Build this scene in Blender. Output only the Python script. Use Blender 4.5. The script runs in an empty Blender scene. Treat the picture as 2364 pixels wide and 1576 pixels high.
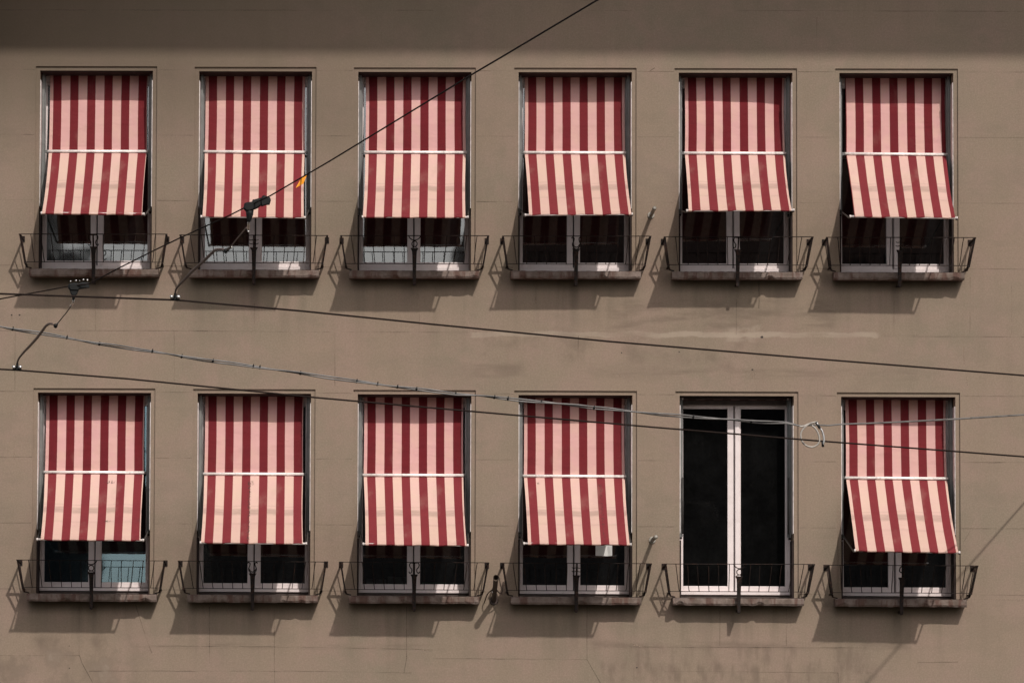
import bpy, math, random
import numpy as np
from mathutils import Vector, Matrix
random.seed(7)
scene = bpy.context.scene
col = scene.collection
R = math.radians

# ---------------------------------------------------------------- camera
W_, H_ = 2364.0, 1576.0
YAW, PITCH, ROLL, F, CX, CY = -2.64397773e-02, 5.60312450e-02, 6.06416963e-03, 9600.28, 582.61, 1242.79
CAM = Vector((-1.4, -44.0, 2.5))
fw = Vector((math.sin(YAW)*math.cos(PITCH), math.cos(YAW)*math.cos(PITCH), math.sin(PITCH)))
r0 = Vector((math.cos(YAW), -math.sin(YAW), 0))
u0 = r0.cross(fw)
rt = r0*math.cos(ROLL) + u0*math.sin(ROLL)
up = u0*math.cos(ROLL) - r0*math.sin(ROLL)
cd = bpy.data.cameras.new('camera'); cam = bpy.data.objects.new('camera', cd); col.objects.link(cam)
m = Matrix((rt, up, -fw)).transposed().to_4x4(); m.translation = CAM
cam.matrix_world = m
cd.sensor_width = 36; cd.lens = F/W_*36
cd.shift_x = (W_/2-CX)/W_; cd.shift_y = (CY-H_/2)/W_
cd.clip_end = 5000; cd.clip_start = .5
scene.camera = cam

def at(px, py, Y=0.0):
    """point of the place that the photo shows at a pixel, on the plane Y"""
    d = fw + rt*((px-CX)/F) + up*((CY-py)/F)
    return CAM + d*((Y-CAM.y)/d.y)

LA, LB = .40, 1.06                     # light runs (-LA, +1, -LB)
def at_shadow(px, py, sz):
    """depth P at which the point seen at px,py throws its shadow to wall height sz"""
    P = .5
    for _ in range(40):
        p = at(px, py, -P)
        P += ((p.z - LB*P) - sz)*.6
    return P

# ---------------------------------------------------------------- helpers
def tag(o, label=None, cat=None, group=None, kind=None):
    if label: o['label'] = label
    if cat: o['category'] = cat
    if group: o['group'] = group
    if kind: o['kind'] = kind
    return o
def empty(name, loc):
    o = bpy.data.objects.new(name, None); o.location = loc; o.empty_display_size = .1
    col.objects.link(o); return o

class MB:
    def __init__(s): s.v = []; s.f = []; s.m = []; s.uv = {}
    def add(s, vs, fs, mi=0):
        b = len(s.v); s.v += [tuple(v) for v in vs]
        for f in fs: s.f.append(tuple(i+b for i in f)); s.m.append(mi)
        return s
    def box(s, a, b, mi=0):
        x0, x1 = sorted((a[0], b[0])); y0, y1 = sorted((a[1], b[1])); z0, z1 = sorted((a[2], b[2]))
        vs = [(x, y, z) for z in (z0, z1) for y in (y0, y1) for x in (x0, x1)]
        return s.add(vs, [(0,2,3,1),(4,5,7,6),(0,1,5,4),(2,6,7,3),(0,4,6,2),(1,3,7,5)], mi)
    def tube(s, pts, r, n=8, mi=0, cap=True, flat=None):
        pts = [Vector(p) for p in pts]; rs = r if isinstance(r, (list, tuple)) else [r]*len(pts)
        rings = []; prev = None
        for i, p in enumerate(pts):
            t = (pts[min(i+1, len(pts)-1)] - pts[max(i-1, 0)])
            t = t.normalized() if t.length > 1e-9 else Vector((0,0,1))
            if prev is None:
                a = Vector((0,0,1)) if abs(t.z) < .9 else Vector((0,1,0))
                e1 = (a - t*a.dot(t)).normalized()
            else:
                e1 = (prev - t*prev.dot(t)).normalized()
            prev = e1; e2 = t.cross(e1)
            k = flat or (1, 1)
            rings.append([p + (e1*math.cos(q)*k[0] + e2*math.sin(q)*k[1])*rs[i] for q in [2*math.pi*j/n for j in range(n)]])
        vs = [v for rg in rings for v in rg]; fs = []
        for i in range(len(pts)-1):
            for j in range(n):
                fs.append((i*n+j, i*n+(j+1) % n, (i+1)*n+(j+1) % n, (i+1)*n+j))
        if cap:
            fs.append(tuple(range(n-1, -1, -1))); k = (len(pts)-1)*n
            fs.append(tuple(k+j for j in range(n)))
        return s.add(vs, fs, mi)
    def bar(s, a, b, w, h, mi=0):
        """flat bar, w across in plan, h tall"""
        a, b = Vector(a), Vector(b); t = (b-a).normalized()
        ref = Vector((0,0,1)) if abs(t.z) < .8 else Vector((0,1,0))
        e1 = t.cross(ref).normalized()*w/2; e2 = (t.cross(e1)).normalized()*h/2
        vs = [p+i*e1+j*e2 for p in (a, b) for (i, j) in ((-1,-1),(1,-1),(1,1),(-1,1))]
        return s.add(vs, [(3,2,1,0),(4,5,6,7),(0,1,5,4),(1,2,6,5),(2,3,7,6),(3,0,4,7)], mi)
    def ball(s, c, r, mi=0, n=8, k=(1,1,1)):
        c = Vector(c); vs = []; fs = []
        for i in range(n+1):
            th = math.pi*i/n
            for j in range(n):
                ph = 2*math.pi*j/n
                vs.append(c + Vector((math.sin(th)*math.cos(ph)*k[0], math.sin(th)*math.sin(ph)*k[1], math.cos(th)*k[2]))*r)
        for i in range(n):
            for j in range(n): fs.append((i*n+j, i*n+(j+1) % n, (i+1)*n+(j+1) % n, (i+1)*n+j))
        return s.add(vs, fs, mi)
    def build(s, name, mats, parent=None, smooth=False, bevel=0):
        me = bpy.data.meshes.new(name); o0 = Vector((0, 0, 0)); q = parent
        while q is not None: o0 = o0 + q.location; q = q.parent
        me.from_pydata([tuple(Vector(v)-o0) for v in s.v], [], s.f)
        for mt in (mats if isinstance(mats, (list, tuple)) else [mats]): me.materials.append(mt)
        me.polygons.foreach_set('material_index', s.m)
        if smooth: me.polygons.foreach_set('use_smooth', [True]*len(s.f))
        me.update()
        o = bpy.data.objects.new(name, me); col.objects.link(o)
        if parent is not None: o.parent = parent
        if bevel:
            b = o.modifiers.new('bevel', 'BEVEL'); b.width = bevel; b.segments = 2; b.limit_method = 'ANGLE'
        return o

def smooth_path(pts, n=6):
    P = [Vector(p) for p in pts]; out = []
    for i in range(len(P)-1):
        p0 = P[max(i-1, 0)]; p1 = P[i]; p2 = P[i+1]; p3 = P[min(i+2, len(P)-1)]
        for k in range(n):
            t = k/n
            out.append(.5*((2*p1) + (p2-p0)*t + (2*p0-5*p1+4*p2-p3)*t*t + (3*p1-p0-3*p2+p3)*t**3))
    out.append(P[-1]); return out

# ---------------------------------------------------------------- windows as measured on the wall (px of the photo)
S = 1568/620.0
X0 = [0, 360, 740, 1110, 1490, 1860]; Y0 = [100, 860]
def zp(c, r, u, v): return (X0[c]+u/S, Y0[r]+v/S)
OL = [[237,253,220,219,197,199],[220,243,217,219,200,207]]
OR = [[890,911,882,885,858,862],[882,906,882,888,868,876]]
OT = [[(133,137),(137,141),(141,144),(143,145),(145,149),(148,150)],[(89,93),(94,98),(99,103),(103,108),(108,112),(115,117)]]
WIN = {}
for r in range(2):
    for c in range(6):
        a = at(*zp(c, r, OL[r][c], OT[r][c][0])); b = at(*zp(c, r, OR[r][c], OT[r][c][1]))
        WIN[(c, r)] = ((a.x+b.x)/2, (a.z+b.z)/2)
HW = .603                                   # half width of an opening
RECX, LINT, SILLTOP, SILLBOT, SILLP = .046, .044, 2.185, 2.272, .178
REC = .018; DEPTH = .33

# ---------------------------------------------------------------- materials
class NT:
    def __init__(s, name):
        s.m = bpy.data.materials.new(name); s.m.use_nodes = True
        s.t = s.m.node_tree; s.t.nodes.clear(); s.out = s.n('ShaderNodeOutputMaterial')
    def n(s, typ, **kw):
        nd = s.t.nodes.new(typ)
        for k, v in kw.items(): setattr(nd, k, v)
        return nd
    def l(s, a, b): s.t.links.new(a, b)
    def inp(s, sock, v):
        if hasattr(v, 'is_linked'): s.l(v, sock)
        else: sock.default_value = v
    def math(s, op, a, b=0.0, c=None, clamp=False):
        nd = s.n('ShaderNodeMath', operation=op, use_clamp=clamp)
        s.inp(nd.inputs[0], a); s.inp(nd.inputs[1], b)
        if c is not None: s.inp(nd.inputs[2], c)
        return nd.outputs[0]
    def noise(s, vec, scale, detail=4, rough=.55, dim='3D'):
        nd = s.n('ShaderNodeTexNoise'); nd.inputs['Scale'].default_value = scale
        nd.inputs['Detail'].default_value = detail; nd.inputs['Roughness'].default_value = rough
        if vec is not None: s.l(vec, nd.inputs['Vector'])
        return nd.outputs['Fac']
    def ramp(s, v, a, b, c0=0.0, c1=1.0):
        nd = s.n('ShaderNodeMapRange', interpolation_type='SMOOTHSTEP')
        s.inp(nd.inputs[0], v)
        for i, q in enumerate((a, b, c0, c1)): nd.inputs[i+1].default_value = q
        return nd.outputs[0]
    def mix(s, f, a, b, blend='MIX'):
        nd = s.n('ShaderNodeMix', data_type='RGBA', blend_type=blend)
        s.inp(nd.inputs[0], f)
        for sock, v in ((nd.inputs[6], a), (nd.inputs[7], b)):
            if isinstance(v, (tuple, list)): sock.default_value = (*v[:3], 1)
            else: s.l(v, sock)
        return nd.outputs[2]
    def scale_vec(s, vec, k):
        nd = s.n('ShaderNodeMapping'); nd.inputs['Scale'].default_value = k; s.l(vec, nd.inputs['Vector']); return nd.outputs[0]
    def coord(s, which='Object'): return s.n('ShaderNodeTexCoord').outputs[which]
    def pos(s): return s.n('ShaderNodeNewGeometry').outputs['Position']
    def bsdf(s, color, rough=.8, metal=0, spec=.5, normal=None, **kw):
        b = s.n('ShaderNodeBsdfPrincipled')
        if isinstance(color, (tuple, list)): b.inputs['Base Color'].default_value = (*color[:3], 1)
        else: s.l(color, b.inputs['Base Color'])
        s.inp(b.inputs['Roughness'], rough); s.inp(b.inputs['Metallic'], metal)
        b.inputs['Specular IOR Level'].default_value = spec
        for k, v in kw.items(): s.inp(b.inputs[k], v)
        if normal is not None: s.l(normal, b.inputs['Normal'])
        return b.outputs[0]
    def bump(s, h, dist=.01, strength=1.0):
        nd = s.n('ShaderNodeBump'); nd.inputs['Distance'].default_value = dist; nd.inputs['Strength'].default_value = strength
        s.l(h, nd.inputs['Height']); return nd.outputs[0]
    def fin(s, sh): s.l(sh, s.out.inputs['Surface']); return s.m

def wall_z(y, x=1182.0): return at(x, y).z
WPX = 1/218.0

def wall_color(N, dark=1.0, blem=True):
    p = N.pos()
    big = N.noise(p, .55, 3, .5); mid = N.noise(p, 2.2, 4, .6); fine = N.noise(p, 30, 4, .7); grit = N.noise(p, 62, 3, .75)
    c = N.mix(N.ramp(big, .40, .60), (.240*dark, .185*dark, .137*dark), (.208*dark, .172*dark, .126*dark))
    c = N.mix(N.math('MULTIPLY', N.ramp(mid, .38, .68), .8), c, (.262*dark, .188*dark, .150*dark))
    # rain streaks, long in z
    st = N.noise(N.scale_vec(p, (5, 5, .35)), 1.0, 5, .6)
    c = N.mix(N.math('MULTIPLY', N.ramp(st, .45, .8), .30), c, (.175*dark, .134*dark, .098*dark))
    c = N.mix(N.math('MULTIPLY', N.ramp(fine, .3, .75), .30), c, (.175*dark, .134*dark, .100*dark))
    c = N.mix(N.math('MULTIPLY', N.ramp(grit, .38, .72), .34), c, (.36*dark, .28*dark, .215*dark))
    if blem:
        sx = N.n('ShaderNodeSeparateXYZ'); N.l(p, sx.inputs[0]); X, Z = sx.outputs[0], sx.outputs[2]
        Xw = N.math('ADD', X, N.math('MULTIPLY', N.math('SUBTRACT', mid, .5), .55)); Zw = N.math('ADD', Z, N.math('MULTIPLY', N.math('SUBTRACT', N.noise(p, 3.1, 4, .6), .5), .10))
        def box(x0, y0, x1, y1, soft, ns, lo, hi, amt, colr):
            nonlocal c
            a = at(x0, y0); b = at(x1, y1)
            fx = N.math('SUBTRACT', N.math('ABSOLUTE', N.math('SUBTRACT', Xw, (a.x+b.x)/2)), abs(b.x-a.x)/2)
            fz = N.math('SUBTRACT', N.math('ABSOLUTE', N.math('SUBTRACT', Zw, (a.z+b.z)/2)), abs(b.z-a.z)/2)
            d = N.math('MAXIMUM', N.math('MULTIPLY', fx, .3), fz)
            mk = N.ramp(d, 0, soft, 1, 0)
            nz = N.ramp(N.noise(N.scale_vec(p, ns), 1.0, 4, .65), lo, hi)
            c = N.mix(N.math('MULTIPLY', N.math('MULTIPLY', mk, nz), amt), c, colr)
        # grime washed down from the sills; wall a little darker towards the eave
        xc0, zc0 = WIN[(0,0)][0], WIN[(0,0)][1]-SILLBOT
        dx = N.math('ABSOLUTE', N.math('SUBTRACT', N.math('MODULO', N.math('ADD', N.math('SUBTRACT', X, xc0), 17.85), 1.7), .85))
        inx = N.math('MULTIPLY', N.math('GREATER_THAN', X, xc0-.86), N.math('LESS_THAN', X, WIN[(5,0)][0]+.84))
        dx = N.math('ADD', dx, N.math('MULTIPLY', N.math('SUBTRACT', 1.0, inx), 5.0))
        dz = N.math('MODULO', N.math('ADD', N.math('SUBTRACT', zc0, Z), 34.44), 3.444)
        mk = N.math('MULTIPLY', N.ramp(dx, .60, .72, 1, 0), N.ramp(dz, .0, .85, 1, 0))
        s2 = N.ramp(N.noise(N.scale_vec(p, (5.5, 5, .45)), 1.0, 5, .6), .40, .75)
        c = N.mix(N.math('MULTIPLY', N.math('MULTIPLY', mk, s2), .50), c, (.118, .100, .070))
        mk = N.math('MULTIPLY', N.ramp(dx, .02, .075, 1, 0), N.ramp(dz, .0, .60, 1, 0))
        c = N.mix(N.math('MULTIPLY', N.math('MULTIPLY', mk, N.ramp(mid, .3, .6)), .55), c, (.085, .072, .052))
        c = N.mix(N.math('MULTIPLY', N.ramp(Z, zc0-3.6, zc0+3.2), .05), c, (.13, .11, .078))
        mk = N.math('MULTIPLY', N.ramp(dx, .62, .70, 1, 0), N.ramp(dz, .0, .16, 1, 0))
        c = N.mix(N.math('MULTIPLY', N.math('MULTIPLY', mk, N.ramp(mid, .2, .5, .55, 1.0)), .8), c, (.060, .050, .035))  # contact shade close under the sills, painted into the wall colour
        pt = N.ramp(N.noise(N.scale_vec(p, (1.1, 1, 2.1)), 1.0, 5, .68), .50, .62)
        c = N.mix(N.math('MULTIPLY', pt, .22), c, (.165, .138, .102))
        lt = (.36, .30, .235); dk = (.135, .103, .078)
        box(1110, 767, 2010, 777, .02, (1.1, 1, 5), .28, .6, .62, lt); box(1690, 755, 1740, 786, .03, (7, 1, 7), .35, .6, .4, lt)       # pale strip between the rows
        box(-500, -300, -20, 50, 2.1, (1, 1, 1), -.1, .02, .72, (.085, .068, .048))  # shade of the upper left corner, painted into the wall colour
        box(1420, 700, 1900, 752, .06, (1.8, 1, 9), .40, .68, .6, dk)
        box(1400, 858, 2090, 868, .06, (1.4, 1, 12), .38, .7, .5, dk)
        box(1110, 845, 1180, 866, .05, (3, 1, 12), .3, .6, .4, dk)
        box(1150, 780, 1700, 840, .15, (3, 1, 3), .45, .7, .45, dk)
        box(0, 1480, 260, 1576, .15, (4, 1, 3), .40, .66, .6, dk)
        box(100, 1515, 250, 1576, .15, (4, 1, 3), .5, .75, .45, lt)
        box(1390, 1485, 2080, 1494, .05, (1.5, 1, 12), .35, .65, .45, dk)
        box(1400, 1545, 1990, 1566, .12, (6, 1, 2), .42, .66, .62, dk)
        box(1480, 1500, 1960, 1542, .1, (7, 1, 2), .45, .68, .55, dk)
        box(330, 1486, 1000, 1496, .03, (1.2, 1, 12), .4, .7, .4, dk)
    hb = N.math('ADD', N.math('MULTIPLY', mid, .6), N.math('ADD', N.math('MULTIPLY', fine, .25), N.math('MULTIPLY', grit, .10)))
    return c, N.bump(hb, .006, .55)

def mat_wall():
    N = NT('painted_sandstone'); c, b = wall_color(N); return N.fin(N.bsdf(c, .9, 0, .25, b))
def mat_joint(name, mul, soft=.55):
    N = NT(name); c, b = wall_color(N, mul, False)
    nz = N.ramp(N.noise(N.pos(), 2.6, 4, .6), .38, .66, .05, soft)
    tr = N.n('ShaderNodeBsdfTransparent').outputs[0]; mx = N.n('ShaderNodeMixShader')
    N.l(nz, mx.inputs[0]); N.l(tr, mx.inputs[1]); N.l(N.bsdf(c, .9, 0, .2, b), mx.inputs[2])
    return N.fin(mx.outputs[0])
def mat_sill():
    N = NT('weathered_sill_stone'); p = N.pos()
    a = N.noise(p, 9, 5, .65); b = N.noise(N.scale_vec(p, (14, 14, 3)), 1, 4, .6); g = N.noise(p, 90, 3, .7)
    c = N.mix(N.ramp(a, .35, .65), (.13, .10, .083), (.215, .17, .148))
    c = N.mix(N.math('MULTIPLY', N.ramp(b, .47, .62), .8), c, (.10, .053, .042))
    c = N.mix(N.math('MULTIPLY', N.ramp(g, .5, .8), .45), c, (.12, .09, .07))
    return N.fin(N.bsdf(c, .9, 0, .2, N.bump(N.math('ADD', a, N.math('MULTIPLY', g, .4)), .01, .8)))
def mat_iron():
    N = NT('black_wrought_iron'); p = N.pos(); a = N.noise(p, 40, 4, .6)
    c = N.mix(N.ramp(a, .45, .72), (.012, .009, .008), (.05, .024, .016))
    return N.fin(N.bsdf(c, .7, .0, .2, N.bump(a, .003, .5)))
def mat_frame():
    N = NT('white_window_paint'); p = N.pos(); a = N.noise(p, 7, 4, .6); g = N.noise(N.scale_vec(p, (60, 60, 6)), 1, 3, .6)
    c = N.mix(N.math('MULTIPLY', N.ramp(a, .4, .75), .4), (.74, .665, .655), (.56, .495, .475))
    c = N.mix(N.math('MULTIPLY', N.ramp(g, .5, .8), .25), c, (.45, .37, .34))
    return N.fin(N.bsdf(c, .45, 0, .4))
def mat_metal(name, colr, rough, metal=1.0):
    N = NT(name); p = N.pos(); a = N.noise(p, 30, 4, .6)
    c = N.mix(N.ramp(a, .4, .8), colr, tuple(q*.6 for q in colr))
    return N.fin(N.bsdf(c, N.ramp(a, .3, .8, rough*.8, rough*1.4), metal, .5))
def mat_plain(name, colr, rough=.6, spec=.4, var=.35, sc=20):
    N = NT(name); a = N.noise(N.pos(), sc, 4, .6)
    c = N.mix(N.ramp(a, .35, .75), colr, tuple(q*(1-var) for q in colr))
    return N.fin(N.bsdf(c, rough, 0, spec))
def mat_glass(name='window_glass', tint=(.93, .97, 1), ior=2.6):
    N = NT(name); p = N.pos()
    h = N.noise(p, 1.3, 2, .5)
    bmp = N.bump(h, .006, .35)
    gl = N.n('ShaderNodeBsdfGlossy'); gl.inputs['Roughness'].default_value = .032; gl.inputs['Color'].default_value = (*tint, 1)
    N.l(bmp, gl.inputs['Normal'])
    tr = N.n('ShaderNodeBsdfTransparent'); tr.inputs['Color'].default_value = (.72, .76, .76, 1)
    fr = N.n('ShaderNodeFresnel'); fr.inputs['IOR'].default_value = ior
    mx = N.n('ShaderNodeMixShader'); N.l(fr.outputs[0], mx.inputs[0]); N.l(tr.outputs[0], mx.inputs[1]); N.l(gl.outputs[0], mx.inputs[2])
    dd = N.n('ShaderNodeBsdfDiffuse'); dd.inputs['Color'].default_value = (.5, .5, .5, 1)
    m2 = N.n('ShaderNodeMixShader'); N.l(N.ramp(N.noise(p, 3.0, 5, .65), .35, .75, .004, .011), m2.inputs[0]); N.l(mx.outputs[0], m2.inputs[1]); N.l(dd.outputs[0], m2.inputs[2])
    return N.fin(m2.outputs[0])

PALE = (.655, .372, .362); PALE_LOW = (.645, .462, .375); RED = (.138, .0098, .0150)
def mat_fabric(name, phase, stain=None):
    """striped awning cloth. UV: u = metres from the left edge, v = metres from the roller"""
    N = NT(name); uv = N.coord('UV'); sx = N.n('ShaderNodeSeparateXYZ'); N.l(uv, sx.inputs[0]); U, V = sx.outputs[0], sx.outputs[1]
    f = N.math('FRACT', N.math('ADD', N.math('DIVIDE', N.math('SUBTRACT', U, phase), .184), 10.0))
    e = .022
    isred = N.math('MULTIPLY', N.ramp(f, 0, e, 0, 1), N.ramp(f, .487, .487+e, 1, 0))
    p = N.pos()
    a = N.noise(p, 5, 4, .6); w = N.noise(N.scale_vec(uv, (420, 420, 1)), 1, 2, .5)
    oi = N.n('ShaderNodeObjectInfo').outputs['Random']
    low = N.ramp(V, .78, .95)  # bounced red light painted in: upper cloth pinker, lower cloth creamier
    a2 = N.noise(N.scale_vec(uv, (2.2, 3.1, 1)), 1, 3, .6)
    pale = N.mix(low, N.mix(N.ramp(a, .38, .68), PALE, (.655, .402, .352)), N.mix(N.ramp(a2, .35, .65), PALE_LOW, (.655, .435, .385)))
    red = N.mix(low, N.mix(N.ramp(a, .35, .7), RED, (.124, .0105, .0165)), N.mix(N.ramp(a2, .35, .65), (.190, .0245, .031), (.172, .022, .0285)))
    pale = N.mix(N.math('MULTIPLY', N.ramp(V, 1.2, 1.9), .30), pale, (.50, .33, .27))
    pale = N.mix(N.math('MULTIPLY', oi, .22), pale, (.52, .36, .30)); red = N.mix(N.math('MULTIPLY', oi, .30), red, (.20, .03, .034))
    c = N.mix(isred, pale, red)
    # soft shade bands across the lower cloth, painted into the pale stripes
    def band(v0, hw, amt, colr):
        nonlocal c
        mk = N.ramp(N.math('ABSOLUTE', N.math('SUBTRACT', V, v0)), hw*.4, hw, 1, 0)
        k = N.math('MULTIPLY', mk, N.ramp(N.noise(N.scale_vec(uv, (5, 20, 1)), 1, 3, .6), .3, .6, .5, 1.0))
        c = N.mix(N.math('MULTIPLY', N.math('MULTIPLY', k, amt), N.math('SUBTRACT', 1.0, isred)), c, colr)
    band(1.56, .085, .55, (.30, .205, .175))
    band(1.45, .02, .22, (.33, .235, .19))
    band(1.80, .03, .2, (.35, .25, .2))
    c = N.mix(N.math('MULTIPLY', N.ramp(w, .4, .8), .10), c, (.3, .2, .18))
    d = N.noise(N.scale_vec(uv, (3, 1.2, 1)), 1, 4, .65)
    c = N.mix(N.math('MULTIPLY', N.ramp(d, .52, .8), .34), c, (.40, .275, .22))
    if stain:
        for (u0, hw, v0, v1, amt) in stain:
            mk = N.ramp(N.math('ABSOLUTE', N.math('SUBTRACT', U, u0)), hw*.3, hw, 1, 0)
            mv = N.math('MULTIPLY', N.ramp(V, v0-.02, v0, 0, 1), N.ramp(V, v1, v1+.03, 1, 0))
            nz = N.ramp(N.noise(N.scale_vec(uv, (70, 26, 1)), 1, 4, .7), .46, .60)
            c = N.mix(N.math('MULTIPLY', N.math('MULTIPLY', mk, mv), N.math('MULTIPLY', nz, amt)), c, (.06, .035, .03))
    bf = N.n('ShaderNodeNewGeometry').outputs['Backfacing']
    c = N.mix(N.math('MULTIPLY', bf, .62), c, (.02, .012, .012))  # shade of the underside painted in by darkening the cloth's back
    nm = N.bump(N.math('ADD', N.math('MULTIPLY', w, .04), N.math('ADD', N.noise(N.scale_vec(uv, (2.2, 6, 1)), 1, 3, .5), N.math('MULTIPLY', N.noise(N.scale_vec(p, (3, 3, 9)), 1, 2, .5), .5))), .03, .55)
    b = N.bsdf(c, .85, 0, .15, nm)
    tl = N.n('ShaderNodeBsdfTranslucent'); N.l(c, tl.inputs['Color']); N.l(nm, tl.inputs['Normal'])
    mx = N.n('ShaderNodeMixShader'); mx.inputs[0].default_value = .05
    N.l(b, mx.inputs[1]); N.l(tl.outputs[0], mx.inputs[2])
    return N.fin(mx.outputs[0])

M = dict(wall=mat_wall(), joint=mat_joint('mortar_joint', .66), pale_mark=mat_joint('pale_plaster_mark', 1.45, .8), hole=mat_plain('dark_hole', (.03, .022, .018)),
         sill=mat_sill(), iron=mat_iron(), frame=mat_frame(), glass=mat_glass(), clearglass=mat_glass('clear_glass', (.9, .95, 1), 1.5), blueglass=mat_glass('blue_reflection_glass', (.52, .80, 1)),
         chrome=mat_metal('brushed_tube_steel', (.96, .93, .90), .35, .12), alu=mat_plain('grey_aluminium', (.17, .175, .17), .4, .5, .3, 6),
         whitemetal=mat_plain('white_coated_metal', (.74, .68, .65), .4),
         brown=mat_plain('brown_window_flashing', (.075, .055, .048), .6),
         room=mat_plain('dim_room_paint', (.075, .072, .07), .9, .1), paper=mat_plain('white_paper', (.75, .76, .74), .8, .2, .1),
         wire=mat_plain('oxidised_wire', (.016, .010, .008), .8, .15), cable=mat_plain('grey_cable_sheath', (.17, .165, .16), .5, .4, .6, 6),
         palecable=mat_plain('pale_cable_sheath', (.42, .39, .35), .45, .4, .4, 14), rubber=mat_plain('black_insulator', (.008, .009, .009), .6, .25), steel=mat_metal('galvanised_steel', (.72, .71, .69), .3),
         arm=mat_plain('grey_brown_arm', (.12, .085, .072), .5), orange=mat_plain('orange_plastic', (.95, .36, .02), .5, .4, .15, 40),
         asphalt=mat_plain('asphalt', (.085, .074, .062), .9, .2), opp=mat_plain('dark_facade_render', (.055, .05, .047), .9, .2),
         roof=mat_plain('roof_tiles', (.07, .04, .03), .9, .2), green=mat_plain('green_folder', (.05, .14, .07), .6), socket=mat_plain('dark_brown_socket', (.05, .033, .027), .5),
         shade_block=mat_plain('dark_shade_block', (.04, .031, .024), .8), shade_strip=mat_plain('dark_brown_shade', (.030, .019, .017), .7, .2), darkarm=mat_plain('dark_arm_metal', (.05, .047, .045), .5), pale_tube=mat_plain('pale_grey_tube', (.34, .32, .28), .5),
         wood=mat_plain('soffit_timber', (.16, .12, .09), .8))

# ---------------------------------------------------------------- street and the far side (behind the camera, seen in the panes)
GZ = .85
g = MB(); g.add([(-400,-600,GZ),(400,-600,GZ),(400,300,GZ),(-400,300,GZ)], [(0,1,2,3)])
tag(g.build('street', M['asphalt']), kind='structure')
def far_house(name, label, x0, x1, zt, ridge, slope_left=0, back=-64):
    o = empty(name, ((x0+x1)/2, -52, GZ)); tag(o, label, 'building')
    b = MB(); b.box((x0, -52, GZ), (x1, back, zt)); b.build('wall', M['opp'], o)
    k = MB(); sl = slope_left
    k.add([(x0,-51.6,zt+.003),(x1,-51.6,zt+.003),(x1,back-.4,zt+.003),(x0,back-.4,zt+.003),(x0+sl,(back-52)/2,zt+ridge),(x1-.2,(back-52)/2,zt+ridge)], [(0,1,5,4),(2,3,4,5),(0,4,3),(1,2,5)])
    k.build('roof', M['roof'], o)
    nx = max(1, int((x1-x0)/2.6))
    for i in range(nx):
        for j in range(3):
            w = MB(); xx = x0+(i+.5)*(x1-x0)/nx; z0 = GZ+1.2+j*3.2
            w.box((xx-.5, -51.96, z0), (xx+.5, -52.05, z0+1.7)); w.build('window', M['hole'], o)
far_house('apartment_house', 'tall dark apartment house across the street with a steep left roof slope', .52, 24, 14.2, 9, 6)
far_house('apartment_house', 'low dark house across the street between a gap and the tall house', -5.6, .46, 11.6, 1.6, 1)
far_house('apartment_house', 'tall dark house across the street to the left of the gap', -27, -8.75, 17, 4, 1, -57)
far_house('apartment_house', 'narrow dark annex across the street beside the gap', -8.7, -7.85, 14.6, .05, .1, -53.2)

# ---------------------------------------------------------------- the building
bld = tag(empty('apartment_building', (0, 0, GZ)), 'beige painted stone building front with two rows of six tall windows', 'building')
wall = MB()
zs_l, zs_r = wall_z(120, 0), wall_z(134, 2364)       # foot of the eave's shadow
EP = 5.0                                             # eave overhang
xl, xr = at(0, 120).x, at(2364, 134).x
def eave_z(x):                                       # the eave edge that throws it
    t = ((x - LA*EP) - xl)/(xr-xl); return zs_l + (zs_r-zs_l)*t + LB*EP
ZT = eave_z(0)
xm = [-13.] + [(WIN[(c,0)][0]+WIN[(c+1,0)][0])/2 for c in range(5)] + [12.]
zm = [ZT+.3, (WIN[(0,0)][1]-SILLBOT + WIN[(0,1)][1])/2, GZ-.1]
for r in range(2):
    for c in range(6):
        x, z = WIN[(c, r)]
        xs = [xm[c], x-HW-RECX, x+HW+RECX, xm[c+1]]; zs = [zm[r], z, z-SILLTOP, zm[r+1]]
        vs = [(xx, 0, zz) for zz in zs for xx in xs]; fs = []
        for j in range(3):
            for i in range(3):
                if i == 1 and j == 1: continue
                fs.append((j*4+i, (j+1)*4+i, (j+1)*4+i+1, j*4+i+1))
        wall.add(vs, fs)
        # edges of the shallow rebate
        xa, xb, za, zb = xs[1], xs[2], zs[1], zs[2]
        wall.add([(xa,0,za),(xb,0,za),(xb,REC,za),(xa,REC,za)], [(0,1,2,3)])
        wall.add([(xa,0,zb),(xa,0,za),(xa,REC,za),(xa,REC,zb)], [(0,1,2,3)])
        wall.add([(xb,0,za),(xb,0,zb),(xb,REC,zb),(xb,REC,za)], [(0,1,2,3)])
# side and back so that the house is closed
wall.add([(-13,0,GZ-.1),(-13,0,ZT+.3),(-13,12,ZT+.3),(-13,12,GZ-.1)], [(0,1,2,3)])
wall.add([(12,0,GZ-.1),(12,12,GZ-.1),(12,12,ZT+.3),(12,0,ZT+.3)], [(0,1,2,3)])
wall.add([(-13,12,GZ-.1),(-13,12,ZT+.3),(12,12,ZT+.3),(12,12,GZ-.1)], [(0,1,2,3)])
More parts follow.
